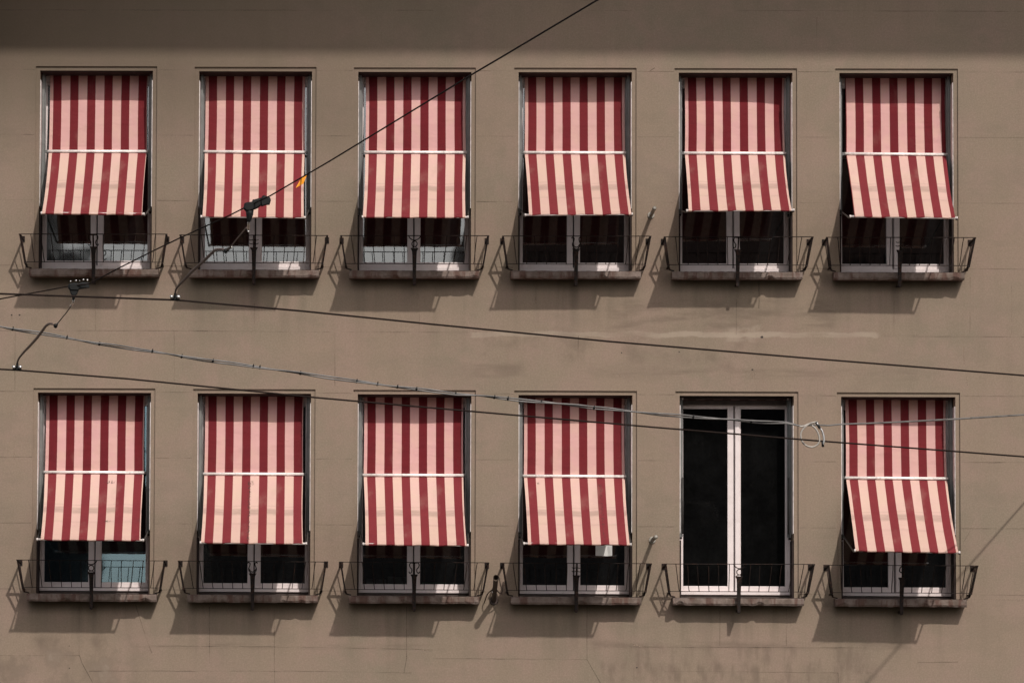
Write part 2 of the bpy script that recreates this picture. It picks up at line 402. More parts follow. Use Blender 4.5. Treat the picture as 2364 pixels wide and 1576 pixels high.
# joints, cracks, pale scars: thin sheets on the wall face
nst = [0]
def strip(pts, w=1.6, mi=1, wob=.0):
    P = []
    for (a, b) in zip(pts[:-1], pts[1:]):
        n = max(1, int(math.dist(a, b)/18))
        for i in range(n): t = i/n; P.append((a[0]+(b[0]-a[0])*t, a[1]+(b[1]-a[1])*t))
    P.append(pts[-1]); nst[0] += 1
    y = -.0012 - .00002*(nst[0] % 40)
    Q = []
    for i, p in enumerate(P):
        a = P[max(i-1, 0)]; b = P[min(i+1, len(P)-1)]; d = math.dist(a, b) or 1
        nx, ny = -(b[1]-a[1])/d, (b[0]-a[0])/d; k = random.uniform(-1, 1)*wob; ww = w/2*random.uniform(.75, 1.2)
        Q.append(at(p[0]+nx*(k-ww), p[1]+ny*(k-ww), y)); Q.append(at(p[0]+nx*(k+ww), p[1]+ny*(k+ww), y))
    wall.add(Q, [(2*i, 2*i+1, 2*i+3, 2*i+2) for i in range(len(P)-1)], mi)
def pxx(p):                      # back to pixels
    d = p-CAM; z = d.dot(fw); return (CX+F*d.dot(rt)/z, CY-F*d.dot(up)/z)
def joint(z, x0, x1, w=1.5): strip([pxx(Vector((x0,0,z))), pxx(Vector((x1,0,z)))], w, 1, .25)
for r in range(2):
    for dz in (.035, .735, 1.435, 2.135):
        for c in range(7):
            zr = WIN[(min(c,5), r)][1] - dz
            x0 = -9 if c == 0 else WIN[(c-1, r)][0]+HW+RECX+.01
            x1 = WIN[(c, r)][0]-HW-RECX-.01 if c < 6 else 8
            joint(zr, x0, x1, random.choice((1.2, 1.6, 1.9)))
    zr = WIN[(2, r)][1] - 2.785
for (a, ya, b, yb) in ((0, 762.5, 480, 763.5), (455, 764, 760, 766), (800, 766, 1100, 767), (2030, 776, 2364, 777.5), (0, 23.5, 1000, 24.5), (1360, 25, 1460, 25), (1700, 25, 2364, 27)):
    strip([(a, ya), (b, yb)], 1.5, 1, .3)
for (x, ya, yb) in ((35, 764, 900), (402, 766, 880), (773, 768, 890), (220, 690, 762), (587, 700, 764), (968, 720, 770), (1335, 775, 880), (1700, 690, 772), (2064, 695, 772), (2240, 640, 770),
                    (183, 1395, 1512), (483, 1400, 1530), (633, 1405, 1576), (939, 1400, 1515), (1355, 1400, 1520), (1662, 1410, 1490), (1815, 1405, 1490), (1886, 40, 110), (1276, 1520, 1576),
                    (300, 170, 171)):
    strip([(x, ya), (x+random.uniform(-1, 1), yb)], 1.3, 1, .3)
for pts, w in (([(183,1512),(190,1530),(215,1576)], 1.8), ([(313,1395),(330,1450),(350,1506)], 2.0), ([(939,1512),(933,1552)], 1.6), ([(1000,1519),(1355,1521),(1386,1576)], 2.0),
               ([(352,1490),(620,1492),(1000,1498)], 1.7), ([(206,1548),(700,1548),(950,1552)], 1.5), ([(2118,1528),(2212,1527)], 1.8), ([(1395,1492),(1980,1494)], 1.8),
               ([(1535,1548),(1935,1552),(1936,1576)], 1.6), ([(1500,164),(1512,157)], 2.0), ([(2225,1250),(2240,1225)], 1.0), ([(0,1512),(183,1512)], 1.2), ([(1752,640),(1752,712)], 2.2)):
    strip(pts, w, 1, .5)
for pts, w in (([(975,1499),(998,1500)], 4), ([(1462,1487),(1480,1491)], 5), ([(1980,1489),(1984,1496)], 5), ([(1980,1549),(2012,1552)], 3), ([(2225,800),(2226,840)], 2.6), ([(2232,868),(2234,890)], 3), ([(1430,860),(1432,872)], 3),
               ([(1738,860),(1740,872)], 9), ([(27,731),(28,738)], 4), ([(46,731),(47,738)], 5), ([(2240,1382),(2364,1383)], 1.4), ([(2335,660),(2336,770)], 1.3), ([(1236,663),(1237,700)], 2.5), ([(70,488),(71,496)], 5),
               ([(32,1030),(33,1060)], 3), ([(1885,905),(1886,935)], 1.6), ([(2035,772),(2120,774)], 1.2), ([(1162,1345),(1166,1352)], 5)):
    strip(pts, w, 2, .4)
def spot(px, py, rad):
    nst[0] += 1; c0 = (px, py); y = -.0022
    wall.add([at(px+rad*math.cos(a)*random.uniform(.8,1.2), py+.8*rad*math.sin(a)*random.uniform(.8,1.2), y) for a in [2*math.pi*i/9 for i in range(9)]], [tuple(range(9))], 3)
for s_ in ((27,727,2.2),(45,727,2.2),(1759,778,3.2),(1737,853,2.2),(1435,814,1.6),(1568,812,1.6),(160,1541,1.6),(1470,1540,2.0),(160,1490,1.3)): spot(*s_)
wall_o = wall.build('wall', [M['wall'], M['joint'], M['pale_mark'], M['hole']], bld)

# eave: boarded soffit, far above the frame, throws the long shadow
ev = MB()
ev.add([(-14, .0, eave_z(-14)+.9), (13, 0, eave_z(13)+.9), (13, -EP, eave_z(13)), (-14, -EP, eave_z(-14)),
        (-14, .0, eave_z(-14)+1.5), (13, 0, eave_z(13)+1.5), (13, -EP, eave_z(13)+.16), (-14, -EP, eave_z(-14)+.16)],
       [(0,1,2,3),(7,6,5,4),(3,2,6,7),(0,3,7,4),(1,5,6,2)])
ev.add([(-14,0,ZT+1.5),(13,0,ZT+1.5),(13,12.5,ZT+1.2),(-14,12.5,ZT+1.2)], [(0,1,2,3)])
ev.build('eave', M['wood'], bld)
# unseen curved block, added left of view to darken the wall's upper left
cs = MB(); cx_ = at(-14, 60).x; zc = wall_z(150, 0)
prof = [(0, zc-.12), (-.22, zc-.02), (-.62, zc+.18), (-1.0, zc+.5), (-1.7, zc+1.3), (-2.8, zc+2.3), (-2.8, zc+3.6), (0, zc+3.6)]
n_ = len(prof)
cs.add([(cx_-.55, p[0]-.002, p[1]) for p in prof] + [(cx_, p[0]-.002, p[1]) for p in prof],
       [tuple(range(n_)), tuple(range(2*n_-1, n_-1, -1))] + [(i, i+n_, (i+1) % n_+n_, (i+1) % n_) for i in range(n_)])
cs.build('unseen_shade_block', M['shade_block'], bld)

# dim rooms behind the panes: one box per storey
for r in range(2):
    z1 = WIN[(0, r)][1]+.35; z0 = WIN[(0, r)][1]-2.6
    rm = MB(); x0, x1, y0, y1 = -12.5, 11.5, .50, 5.0
    rm.add([(x0,y0,z0),(x1,y0,z0),(x1,y1,z0),(x0,y1,z0),(x0,y0,z1),(x1,y0,z1),(x1,y1,z1),(x0,y1,z1)],
           [(0,1,2,3),(7,6,5,4),(2,6,7,3),(0,3,7,4),(1,5,6,2)])
    rm.build('room', M['room'], bld)

for (c, r), (x, z) in WIN.items():
    # flat surround, then the reveal that runs back to the frame
    s = MB(); a, b = x-HW-RECX, x+HW+RECX; t, l = z, z-LINT; bt = z-SILLTOP
    s.add([(a,REC,t),(b,REC,t),(b,REC,l),(a,REC,l)], [(3,2,1,0)])
    s.add([(a,REC,l),(x-HW,REC,l),(x-HW,REC,bt),(a,REC,bt)], [(3,2,1,0)])
    s.add([(x+HW,REC,l),(b,REC,l),(b,REC,bt),(x+HW,REC,bt)], [(3,2,1,0)])
    yb = .52
    s.add([(x-HW,REC,l),(x+HW,REC,l),(x+HW,yb,l),(x-HW,yb,l)], [(0,1,2,3)])
    s.add([(x-HW,REC,l),(x-HW,yb,l),(x-HW,yb,bt),(x-HW,REC,bt)], [(0,1,2,3)])
    s.add([(x+HW,REC,l),(x+HW,REC,bt),(x+HW,yb,bt),(x+HW,yb,l)], [(0,1,2,3)])
    s.build('window_surround', M['wall'], bld)
    # sill: worn stone with a ragged lower edge
    sl = MB(); n = 46; hw = .6875; rings = []
    rnd = random.Random(c*10+r)
    ph = [rnd.uniform(0, 6) for _ in range(6)]
    for i in range(n+1):
        xx = x-hw+2*hw*i/n; e = 1 if 0 < i < n else .6
        j = .006*math.sin(i*.5+ph[0])+.004*math.sin(i*1.7+ph[1])
        chip = max(0, math.sin(i*.23+ph[2])+.6*math.sin(i*.9+ph[3])-1.0)*.045
        q = rnd.uniform(-.0025, .0025)
        prof = [(.50, bt), (-.06, bt-.001), (-SILLP+.016+q, bt-.006+q), (-SILLP, bt-.022+q), (-SILLP+q, z-SILLBOT+.02+chip), (-SILLP+.012+chip*.4, z-SILLBOT+j*.4+chip*.7), (-SILLP+.05, z-SILLBOT+.002), (.0-.004, z-SILLBOT+.006)]
        rings.append([(xx, p[0], p[1]) for p in prof])
    k = 8; fs = [(i*k+j, (i+1)*k+j, (i+1)*k+j+1, i*k+j+1) for i in range(n) for j in range(k-1)]
    fs += [tuple(range(k)), tuple(n*k+j for j in range(k-1, -1, -1))]
    sl.add([v for rg in rings for v in rg], fs); sl.build('sill', M['sill'], bld)
    # window: outer frame, two sashes with a pane each
    w = empty('window', Vector((x, DEPTH, bt))-bld.location); w.parent = bld
    ft, fb = z-.10, bt; fy0, fy1 = DEPTH-.012, DEPTH+.07
    fr = MB()
    fr.box((x-HW+.001, fy0, ft), (x-HW+.034, fy1, fb+.045)); fr.box((x+HW-.034, fy0, ft), (x+HW-.001, fy1, fb+.045))
    fr.box((x-HW+.034, fy0+.001, z-.122), (x+HW-.034, fy1, ft))
    fr.box((x-HW+.001, fy0-.03, fb+.044), (x+HW-.001, fy1, fb+.083))              # projecting drip ledge
    fr.box((x-HW+.001, fy0, z-LINT-.001), (x+HW-.001, fy1, ft-.001))
    o = fr.build('frame', M['frame'], w, bevel=.004)
    fl = MB(); fl.box((x-HW+.002, fy0-.01, fb+.001), (x+HW-.002, fy1, fb+.043)); fl.build('flashing', M['brown'], w)
    for sgn in (-1, 1):
        sa = MB(); xo, xi = (x-HW+.035, x-.006) if sgn < 0 else (x+.006, x+HW-.035)
        y0, y1 = DEPTH-(.0 if sgn < 0 else .006), DEPTH+.05; zt_, zb_ = z-.123, fb+.085
        so, si = (.026, .064) if sgn < 0 else (.064, .026)
        gl0, gl1 = xo+so, xi-si; gt, gb = z-.156, fb+.14
        sa.box((xo, y0, zt_), (gl0, y1, zb_)); sa.box((gl1, y0, zt_), (xi, y1, zb_))
        sa.box((gl0, y0+.001, zt_), (gl1, y1, gt)); sa.box((gl0, y0+.001, gb), (gl1, y1, zb_))
        if sgn > 0: sa.box((xo+.004, y0-.016, zt_-.003), (xo+.05, y0-.001, zb_+.003))   # cover strip on the meeting stiles
        sh = sa.build('sash', M['frame'], w, bevel=.003)
        pn = MB(); tl_ = rnd.uniform(-.0005, .0005); t2 = rnd.uniform(-.0007, .0007)
        pn.add([(gl0-.003, DEPTH+.026+tl_, gt+.003), (gl1+.003, DEPTH+.026-tl_, gt+.003), (gl1+.003, DEPTH+.026-tl_+t2, gb-.003), (gl0-.003, DEPTH+.026+tl_+t2, gb-.003)], [(3,2,1,0)])
        po = pn.build('pane', M['blueglass' if (c, r) == (0, 1) else 'clearglass' if (c, r) == (4, 1) else 'glass'], w)  # blue pane: its sky reflection is painted in as a tint
        if (c, r) == (0, 1): po['label'] = 'window pane tinted blue for a sky reflection'

# ---------------------------------------------------------------- awnings
# rail ends, front bar ends, cloth corners on the bar (zoom px), foot of the bar's shadow (photo px)
AW = {
 (0,0): ((278,631),(862,632),(240,984),(842,990),(246,985),(830,991),705), (1,0): ((278,633),(875,636),(262,1005),(872,1010),(272,1003),(863,1008),709),
 (2,0): ((255,636),(855,638),(243,1006),(862,1008),(247,1005),(846,1008),713), (3,0): ((250,638),(850,640),(258,996),(886,990),(281,992),(879,989),711),
 (4,0): ((225,641),(822,643),(240,970),(868,967),(252,968),(852,966),705), (5,0): ((230,645),(828,650),(258,1004),(885,1013),(284,1003),(872,1010),716),
 (0,1): ((255,580),(845,583),(215,965),(838,970),(238,965),(820,969),1453), (1,1): ((275,590),(865,592),(258,984),(880,990),(263,982),(858,988),1457.6),
 (2,1): ((245,597),(840,599),(247,992),(862,1000),(262,993),(852,999),1461), (3,1): ((245,602),(848,606),(250,989),(878,995),(275,990),(868,994),1463),
 (5,1): ((230,613),(832,618),(285,1030),(900,1042),(290,1030),(890,1041),1474.6)}
PLACE = {(0,0): 'over the leftmost window of the upper row', (1,0): 'behind the black wire insulator in the upper row', (2,0): 'over the third window of the upper row',
 (3,0): 'over the fourth window of the upper row', (4,0): 'over the fifth window of the upper row', (5,0): 'with five full red stripes over the rightmost upper window',
 (0,1): 'with dark spots on its tube over the leftmost lower window', (1,1): 'with a dark dirt streak down its middle', (2,1): 'over the third window of the lower row',
 (3,1): 'with one darker stained red stripe over the fourth lower window', (5,1): 'reaching out farthest at the right end of the lower row'}
STAIN = {(1,1): [(.485, .022, .98, 2.2, .95), (.5, .05, .98, 1.03, .8)], (0,1): [(.70, .07, .985, 1.02, .8), (.69, .05, 1.78, 1.80, .7), (1.03, .02, 1.74, 1.80, .6)], (3,1): [(.80, .03, .99, 1.02, .8), (.81, .022, 1.04, 2.2, .55), (.15, .02, .97, .985, .7)], (2,0): [(.045, .012, 1.30, 1.32, .5)]}
fab_std = mat_fabric('striped_awning_cloth', .033); fab_alt = mat_fabric('striped_awning_cloth_shifted', .100)
BULGE = {(2,0): (.022, 0, .0), (4,0): (.012, .024, 0), (0,0): (.004, 0, 0)}
YR = .232                                     # depth of the upper cloth and of the tube behind the wall face
def guides(root, x, z, xl_, xr_):
    q = MB(); q.box((x-HW+.003, .035, z-LINT-.001), (x+HW-.003, .32, z-LINT-.007)); q.build('added_shade_plate', M['shade_strip'], root)  # dark plate added under the lintel to cut bounce on the cloth top
    for sx_, ex in ((-1, xl_), (1, xr_)):
        gx = x + sx_*(HW-.024)
        k = MB(); k.box((gx-.013, YR-.052, z-LINT-.004), (gx+.013, YR+.03, z-1.555)); k.box((gx-.006-sx_*.019, YR-.02, z-LINT-.02), (gx+.006-sx_*.019, YR+.015, z-1.53))
        gd = k.build('guide_rail', M['alu'], root, bevel=.002)
        q = MB(); q.box((x+sx_*(HW-.002), .022, z-LINT-.10), (x+sx_*(HW-.009), YR-.055, z-1.50)); q.build('reveal_strip', M['whitemetal'], root)
        q = MB(); q.box((x+sx_*(HW-.002), .03, z-1.575), (x+sx_*(HW-.018), .26, z-SILLTOP+.002)); q.build('reveal_shade_strip', M['shade_strip'], root)  # dark strip standing in for the shade on the lower reveal
        e = MB(); e.ball((gx-sx_*.004, YR-.058, z-1.545), .012); e.build('end_stop', M['iron'], root)
for key, (ra, rb, ba, bb, ca, cb, shy) in AW.items():
    c, r = key; x, z = WIN[key]
    A = at(*zp(c, r, *ra), YR-.02); B = at(*zp(c, r, *rb), YR-.02)
    bpa = zp(c, r, *ba); sz = wall_z(shy, bpa[0]-60); Pa = at_shadow(bpa[0], bpa[1], sz)
    bpb = zp(c, r, *bb); Pb = Pa
    C = at(*bpa, -Pa); D = at(*bpb, -Pb)
    fc = at(*zp(c, r, *ca), -Pa); fd = at(*zp(c, r, *cb), -Pb)
    root = tag(empty('window_awning', (x, 0, z)), 'red and white striped awning ' + PLACE[key], 'awning', 'striped window awnings')
    guides(root, x, z, A.x, B.x)
    # cloth: hangs from the roller, passes behind the tube, runs out to the bar
    nu = 28; bul, tw, _ = BULGE.get(key, (.006*math.sin(c*2.1+r), .004*math.cos(c*1.3), 0))
    inset = .016
    fl_, fr_ = A.x+inset-.004, B.x-inset+.004; topw = (fr_-fl_)
    rows = []
    def ease(t): return t
    ztop = z-LINT-.006
    L1 = ztop-A.z
    nv1, nv2 = 14, 20; vlen = 0
    grid = []; uvs = []
    sag = {(0,1): .03, (4,0): .035, (5,0): .02}.get(key, .024)
    for j in range(nv1+1):
        t = j/nv1; row = []; uu = []
        for i in range(nu+1):
            s_ = i/nu
            zz = ztop+(A.z+(B.z-A.z)*s_-ztop)*t - .0
            dx = .004*math.sin(t*math.pi)*(1-2*s_)
            yy = .306-(.306-YR-.002)*t - bul*math.sin(math.pi*s_)*math.sin(math.pi*min(1, t*1.0)) + tw*(s_-.5)*2*math.sin(math.pi*t) + .003*math.sin(s_*13+c*1.9+r*3)*math.sin(math.pi*t) + .0025*math.sin(t*9+s_*5+c)*math.sin(math.pi*t)
            row.append((fl_+topw*s_+dx, yy, zz)); uu.append((s_*topw, t*L1))
        grid.append(row); uvs.append(uu)
    L2 = math.sqrt((Pa+YR)**2+(A.z-fc.z)**2)
    for j in range(1, nv2+1):
        t = j/nv2; row = []; uu = []
        for i in range(nu+1):
            s_ = i/nu
            p0 = Vector((fl_+topw*s_, YR+.002, A.z+(B.z-A.z)*s_)); p1 = fc+(fd-fc)*s_
            p = p0+(p1-p0)*t; k = math.sin(math.pi*t)
            wv = .007*math.sin(s_*9+c*1.7+r)*k + .004*math.sin(s_*21+t*6+c*2.3+r)*k + .003*math.sin(t*13+s_*4+c)*k
            p += Vector((0, .55, -.83))*(sag*k*(.8+.2*math.sin(math.pi*s_))) + Vector((0, -.7, .7))*wv
            e_ = .006*k*(1 if s_ < .5 else -1)*abs(2*s_-1)**4
            row.append((p.x+e_, p.y, p.z)); uu.append((s_*topw, L1+t*L2))
        grid.append(row); uvs.append(uu)
    # wrap once round the bar
    rb_ = .014
    for j in range(1, 8):
        an = j/7*math.pi*1.5; row = []; uu = []
        for i in range(nu+1):
            s_ = i/nu; p = Vector(fc+(fd-fc)*s_)
            hem = .0022*math.sin(s_*19+c*1.3+r)+.0016*math.sin(s_*47+c); row.append((p.x, p.y+.010-math.sin(an)*rb_-.008, p.z-.012+math.cos(an)*rb_+hem)); uu.append((s_*topw, L1+L2+j*.009))
        grid.append(row); uvs.append(uu)
    k = MB(); nr = len(grid)
    k.add([v for rw in grid for v in rw], [(j*(nu+1)+i, (j+1)*(nu+1)+i, (j+1)*(nu+1)+i+1, j*(nu+1)+i+1) for j in range(nr-1) for i in range(nu)])
    mt = fab_alt if key == (5,0) else (mat_fabric('stained_awning_cloth', .033, STAIN[key]) if key in STAIN else fab_std)
    fo = k.build('cloth', mt, root, smooth=True)
    ul = fo.data.uv_layers.new(name='UVMap'); fl2 = [u for rw in uvs for u in rw]
    for lp in fo.data.loops: ul.data[lp.index].uv = fl2[lp.vertex_index]
    # tube that holds the cloth back, with its two end fittings
    k = MB(); k.tube([A, B], .0160, 16); tb = k.build('tube', M['chrome'], root, smooth=True)
    k = MB(); k.bar(A+Vector((.012,.004,-.0205)), B+Vector((-.012,.004,-.0205)), .014, .010); k.build('tube_shade_strip', M['shade_strip'], root)  # dark strip standing in for the tube's shaded lower half
    for pnt, sg in ((A, -1), (B, 1)):
        k = MB(); k.bar(pnt+Vector((sg*.002,.006,0)), pnt+Vector((sg*.03,.012,-.003)), .026, .03); k.build('bracket', M['alu'], root, bevel=.003)
    # front bar under the cloth, end caps, arms
    k = MB(); k.tube([C+Vector((.006,.002,-.012)), D+Vector((-.006,.002,-.012))], .0115, 10); k.build('front_bar', M['whitemetal'], root, smooth=True)
    for pnt, sg in ((C, -1), (D, 1)):
        k = MB(); k.tube([pnt+Vector((-sg*.012,.002,-.012)), pnt+Vector((sg*.004,.002,-.012))], .0155, 10); k.build('end_cap', M['whitemetal'], root, smooth=True)
        piv = Vector((x+sg*(HW-.030), YR-.06, z-1.50))
        k = MB(); k.tube(smooth_path([pnt+Vector((0,.004,-.014)), pnt+Vector((sg*.0,.07,-.018)), pnt.lerp(piv, .5)+Vector((0,0,-.015)), piv], 5), .009, 8)
        k.build('arm', M['darkarm'], root, smooth=True)
# the one that is wound up
x, z = WIN[(4,1)]
root = tag(empty('window_awning', (x, 0, z)), 'rolled up striped awning above the open dark fifth window of the lower row', 'awning', 'striped window awnings')
guides(root, x, z, 0, 0)
k = MB(); nv = 14; rr = .032; ul_ = []
for j in range(nv+1):
    an = 2*math.pi*j/nv
    for i in range(21):
        k.v.append((x-.535+1.07*i/20, .235-rr*math.sin(an), z-LINT+.008+rr*math.cos(an))); ul_.append((1.07*i/20, .2*j/nv))
for j in range(nv):
    for i in range(20): k.f.append((j*21+i, j*21+i+1, (j+1)*21+i+1, (j+1)*21+i)); k.m.append(0)
fo = k.build('cloth_roll', fab_std, root, smooth=True); ul = fo.data.uv_layers.new(name='UVMap')
for lp in fo.data.loops: ul.data[lp.index].uv = ul_[lp.vertex_index]
k = MB(); k.box((x-.545, .275, z-LINT-.01), (x+.545, .312, z-.118)); k.build('backing_board', M['brown'], root)
k = MB(); k.tube([(x-.55,.20,z-LINT-.012),(x+.55,.20,z-LINT-.012)], .010, 10); k.build('front_bar', M['brown'], root, smooth=True)
for sg in (-1, 1):
    k = MB(); k.tube([(x+sg*.55,.19,z-LINT-.014),(x+sg*.567,.19,z-LINT-.014)], .015, 10); k.build('end_cap', M['whitemetal'], root, smooth=True)
    k = MB(); k.tube([(x+sg*(HW-.044),.165,z-.9),(x+sg*(HW-.044),.165,z-1.50)], .009, 8); k.build('arm', M['darkarm'], root, smooth=True)

# ---------------------------------------------------------------- iron window guards
ORN = {(0,0):'scroll',(1,0):'spike',(2,0):'ring',(3,0):'lyre',(4,0):'scroll_left',(5,0):'spike',(0,1):'ring',(1,1):'lyre',(2,1):'scroll',(3,1):'spike',(4,1):'ring',(5,1):'hook'}
ONAME = {'scroll':'twin S scrolls','spike':'a barbed spike','ring':'a small ring','lyre':'a lyre shape','scroll_left':'a single S scroll','hook':'a hook'}
ORDN = ['leftmost', 'second', 'third', 'fourth', 'fifth', 'rightmost']
GW, GD = .775, .33; BW, BD = .7275, .225
GT, GB = 1.845, 2.128
for (c, r), (x, z) in WIN.items():
    rnd = random.Random(31*c+r)
    root = tag(empty('window_guard', (x, 0, z-SILLTOP)), 'black iron guard with %s under the %s %s window' % (ONAME[ORN[(c,r)]], ORDN[c], ('upper','lower')[r]), 'railing', 'iron guards under the windows')
    zt, zb = z-GT, z-GB; dz = rnd.uniform(-.004, .004)
    k = MB(); k.bar((x-GW-.012,-GD,zt), (x+GW+.012,-GD,zt+dz), .026, .0062); k.build('top_rail', M['iron'], root)
    k = MB(); k.bar((x-BW,-BD,zb), (x+BW,-BD,zb), .016, .006); k.build('bottom_rail', M['iron'], root)
    for sg in (-1, 1):
        k = MB(); k.bar((x+sg*GW,-GD-.010,zt-.004), (x+sg*(GW-.004),.003,zt-.012), .020, .012); k.box((x+sg*(GW-.004)-.022,-.007,zt-.045),(x+sg*(GW-.004)+.022,-.001,zt+.02)); k.build('side_rail', M['iron'], root)
        k = MB(); k.bar((x+sg*BW,-BD-.008,zb-.006), (x+sg*(BW-.002),.003,zb-.014), .020, .014)
        k.bar((x+sg*(BW-.003),-BD+.06,zb-.012), (x+sg*(BW-.014),-BD+.07,z-SILLTOP+.012), .018, .02)
        k.bar((x+sg*(BW-.014),-BD+.07,z-SILLTOP+.012), (x+sg*(.665),-.14,z-SILLTOP+.001), .018, .012); k.build('lower_side_rail', M['iron'], root)
        k = MB(); k.bar((x+sg*GW,-GD,zt-.003), (x+sg*BW,-BD,zb-.006), .018, .011); k.build('corner_post', M['iron'], root)
        # two uprights in each end
        for q in (.36, .70):
            k = MB(); k.tube([(x+sg*(GW-.002),-GD*(1-q),zt-.008), (x+sg*(BW),-BD*(1-q)-.004,zb-.006)], .0055, 6); k.build('baluster', M['iron'], root, smooth=True)
    for i in range(1, 14):
        if i == 7: continue
        s_ = i/14; xt = x-GW+2*GW*s_; xb = x-BW+2*BW*s_; j = rnd.uniform(-.008, .008)
        k = MB(); k.tube(smooth_path([(xt+j,-GD,zt-.002), (xt+(xb-xt)*.3+j,-GD+.028,zt-.085), (xt+(xb-xt)*.75,-BD-.010,zb+.05), (xb,-BD,zb)], 3), .0046, 6)
        k.build('baluster', M['iron'], root, smooth=True)
    # tapered middle post with a flared head, its foot under the sill
    pt = z-1.968; k = MB(); Yp = -.262
    prof = [(pt,.043,.012),(pt-.010,.036,.013),(pt-.028,.026,.014),(pt-.07,.023,.014),(pt-.17,.020,.014),(pt-.27,.018,.013),(pt-.345,.017,.012),(pt-.385,.016,.012)]
    vs = []; fs = []
    for i, (zz, w, d) in enumerate(prof):
        yy = Yp+.05*max(0, min(1, (pt-zz)/.2))
        vs += [(x-w,yy-d,zz),(x+w,yy-d,zz),(x+w,yy+d,zz),(x-w,yy+d,zz)]
    for i in range(len(prof)-1):
        for j in range(4): fs.append((i*4+j, (i+1)*4+j, (i+1)*4+(j+1) % 4, i*4+(j+1) % 4))
    fs += [(0,1,2,3), tuple(len(vs)-1-q for q in range(4))]
    k.add(vs, fs); k.bar((x,Yp+.06,z-SILLBOT-.075), (x,.003,z-SILLBOT-.05), .022, .022); k.build('middle_post', M['iron'], root, bevel=.003)
    kind = ORN[(c, r)]; top = zt-.002; h = top-pt
    def P3(u, v):                       # ornament plane leans with the guard
        return Vector((x+u, -GD+(GD+Yp)*v, top-h*v))
    def orn(name, pts, rad=.0055): q = MB(); q.tube(smooth_path([P3(*p) for p in pts], 5), rad, 7); q.build(name, M['iron'], root, smooth=True)
    if kind == 'ring':
        orn('arc', [(-.062,.0),(-.05,.16),(-.025,.30),(0,.345),(.025,.30),(.05,.16),(.062,0)])
        orn('ring', [(.028*math.sin(a), .64-.235*math.cos(a)) for a in [2*math.pi*i/12 for i in range(13)]])
        orn('cup', [(-.030,1.0),(-.02,.93),(0,.885),(.02,.93),(.03,1.0)], .004)
    elif kind in ('scroll', 'scroll_left'):
        for sg in ((-1, 1) if kind == 'scroll' else (-1,)):
            orn('scroll', [(sg*.012,.06),(sg*.036,.02),(sg*.050,.18),(sg*.044,.40),(sg*.026,.58),(sg*.030,.82),(sg*.046,.90),(sg*.056,.78)])
        orn('stem', [(0,0),(0,1)], .0085)
        orn('collar', [(-.045,.02),(.045,.02)], .007)
    elif kind == 'lyre':
        for sg in (-1, 1): orn('scroll', [(sg*.012,1.0),(sg*.032,.86),(sg*.042,.62),(sg*.030,.38),(sg*.026,.16),(sg*.044,.06),(sg*.050,.16)])
        orn('cup', [(-.036,.62),(-.02,.82),(0,.88),(.02,.82),(.036,.62)])
    elif kind == 'spike':
        orn('stem', [(0,-.02),(0,1)], .0095)
        for v in (.32, .62):
            orn('barb', [(-.050,v+.02),(-.034,v+.08),(-.012,v+.05),(0,v-.02),(.012,v+.05),(.034,v+.08),(.050,v+.02)], .004)
    else:
        orn('scroll', [(0,1),(.010,.8),(-.004,.62),(-.030,.48),(-.026,.18),(-.004,.05),(.016,.16),(.008,.34)], .0065)
        orn('stem', [(.018,.0),(.012,1)], .005)

# ---------------------------------------------------------------- flag holders on the wall
def flag_holder(label, base, tip, rad0, rad1, mt, rod):
    o = tag(empty('flag_holder', base), label, 'flag holder', 'flag holders between the windows')
    b, t = Vector(base), Vector(tip); d = (t-b).normalized()
    k = MB(); k.tube([b, b.lerp(t,.5), t], [rad0, (rad0+rad1)/2, rad1], 14, cap=False); (k.tube([t, t-d*.03, t-d*.10], [rad1, rad1*.78, rad1*.7], 14, cap=False) if rod else k.tube([t, t+d*.008, t+d*.014], [rad1, rad1*.75, rad1*.3], 14))
    k.build('socket', mt, o, smooth=True)
    k = MB(); k.tube([b+Vector((0,.001,0)), b+Vector((0,-.012,0))], [rad0*2.0, rad0*1.8], 14); k.build('base_plate', mt, o)
    k = MB(); k.tube([t-d*.035, t-d*.015], rad1*1.16, 14, cap=False); k.tube([t-d*.015, t-d*.035], rad1*1.02, 14, cap=False); k.build('collar', M['steel'], o, smooth=True)
    k = MB(); k.ball(b.lerp(t,.45)+Vector((-rad0*1.0,0,-rad0*.9)), .010); k.build('screw', M['steel'], o, smooth=True)
    if rod:
        for sg in (-1, 1):
            k = MB(); k.tube(smooth_path([b.lerp(t,.55), b.lerp(t,.35)+Vector((sg*.07,.03,-.01)), Vector((b.x+sg*.10, 0, b.z-.02 if sg < 0 else b.z+.20))], 4), .006, 6); k.build('stay', mt, o, smooth=True)
    return o
for (px, py, lab) in ((1503, 497, 'pale metal flag holder right of the fourth upper window'), (1506, 1246, 'pale metal flag holder right of the fourth lower window')):
    b = at(px, py, -.001); flag_holder(lab, b, b+Vector((0,-.52,.004)), .019, .021, M['pale_tube'], False)
b = at(1140, 1386, -.001); flag_holder('dark brown inclined flag holder between third and fourth lower windows', b, at(1145, 1331, -.47), .024, .026, M['socket'], True)

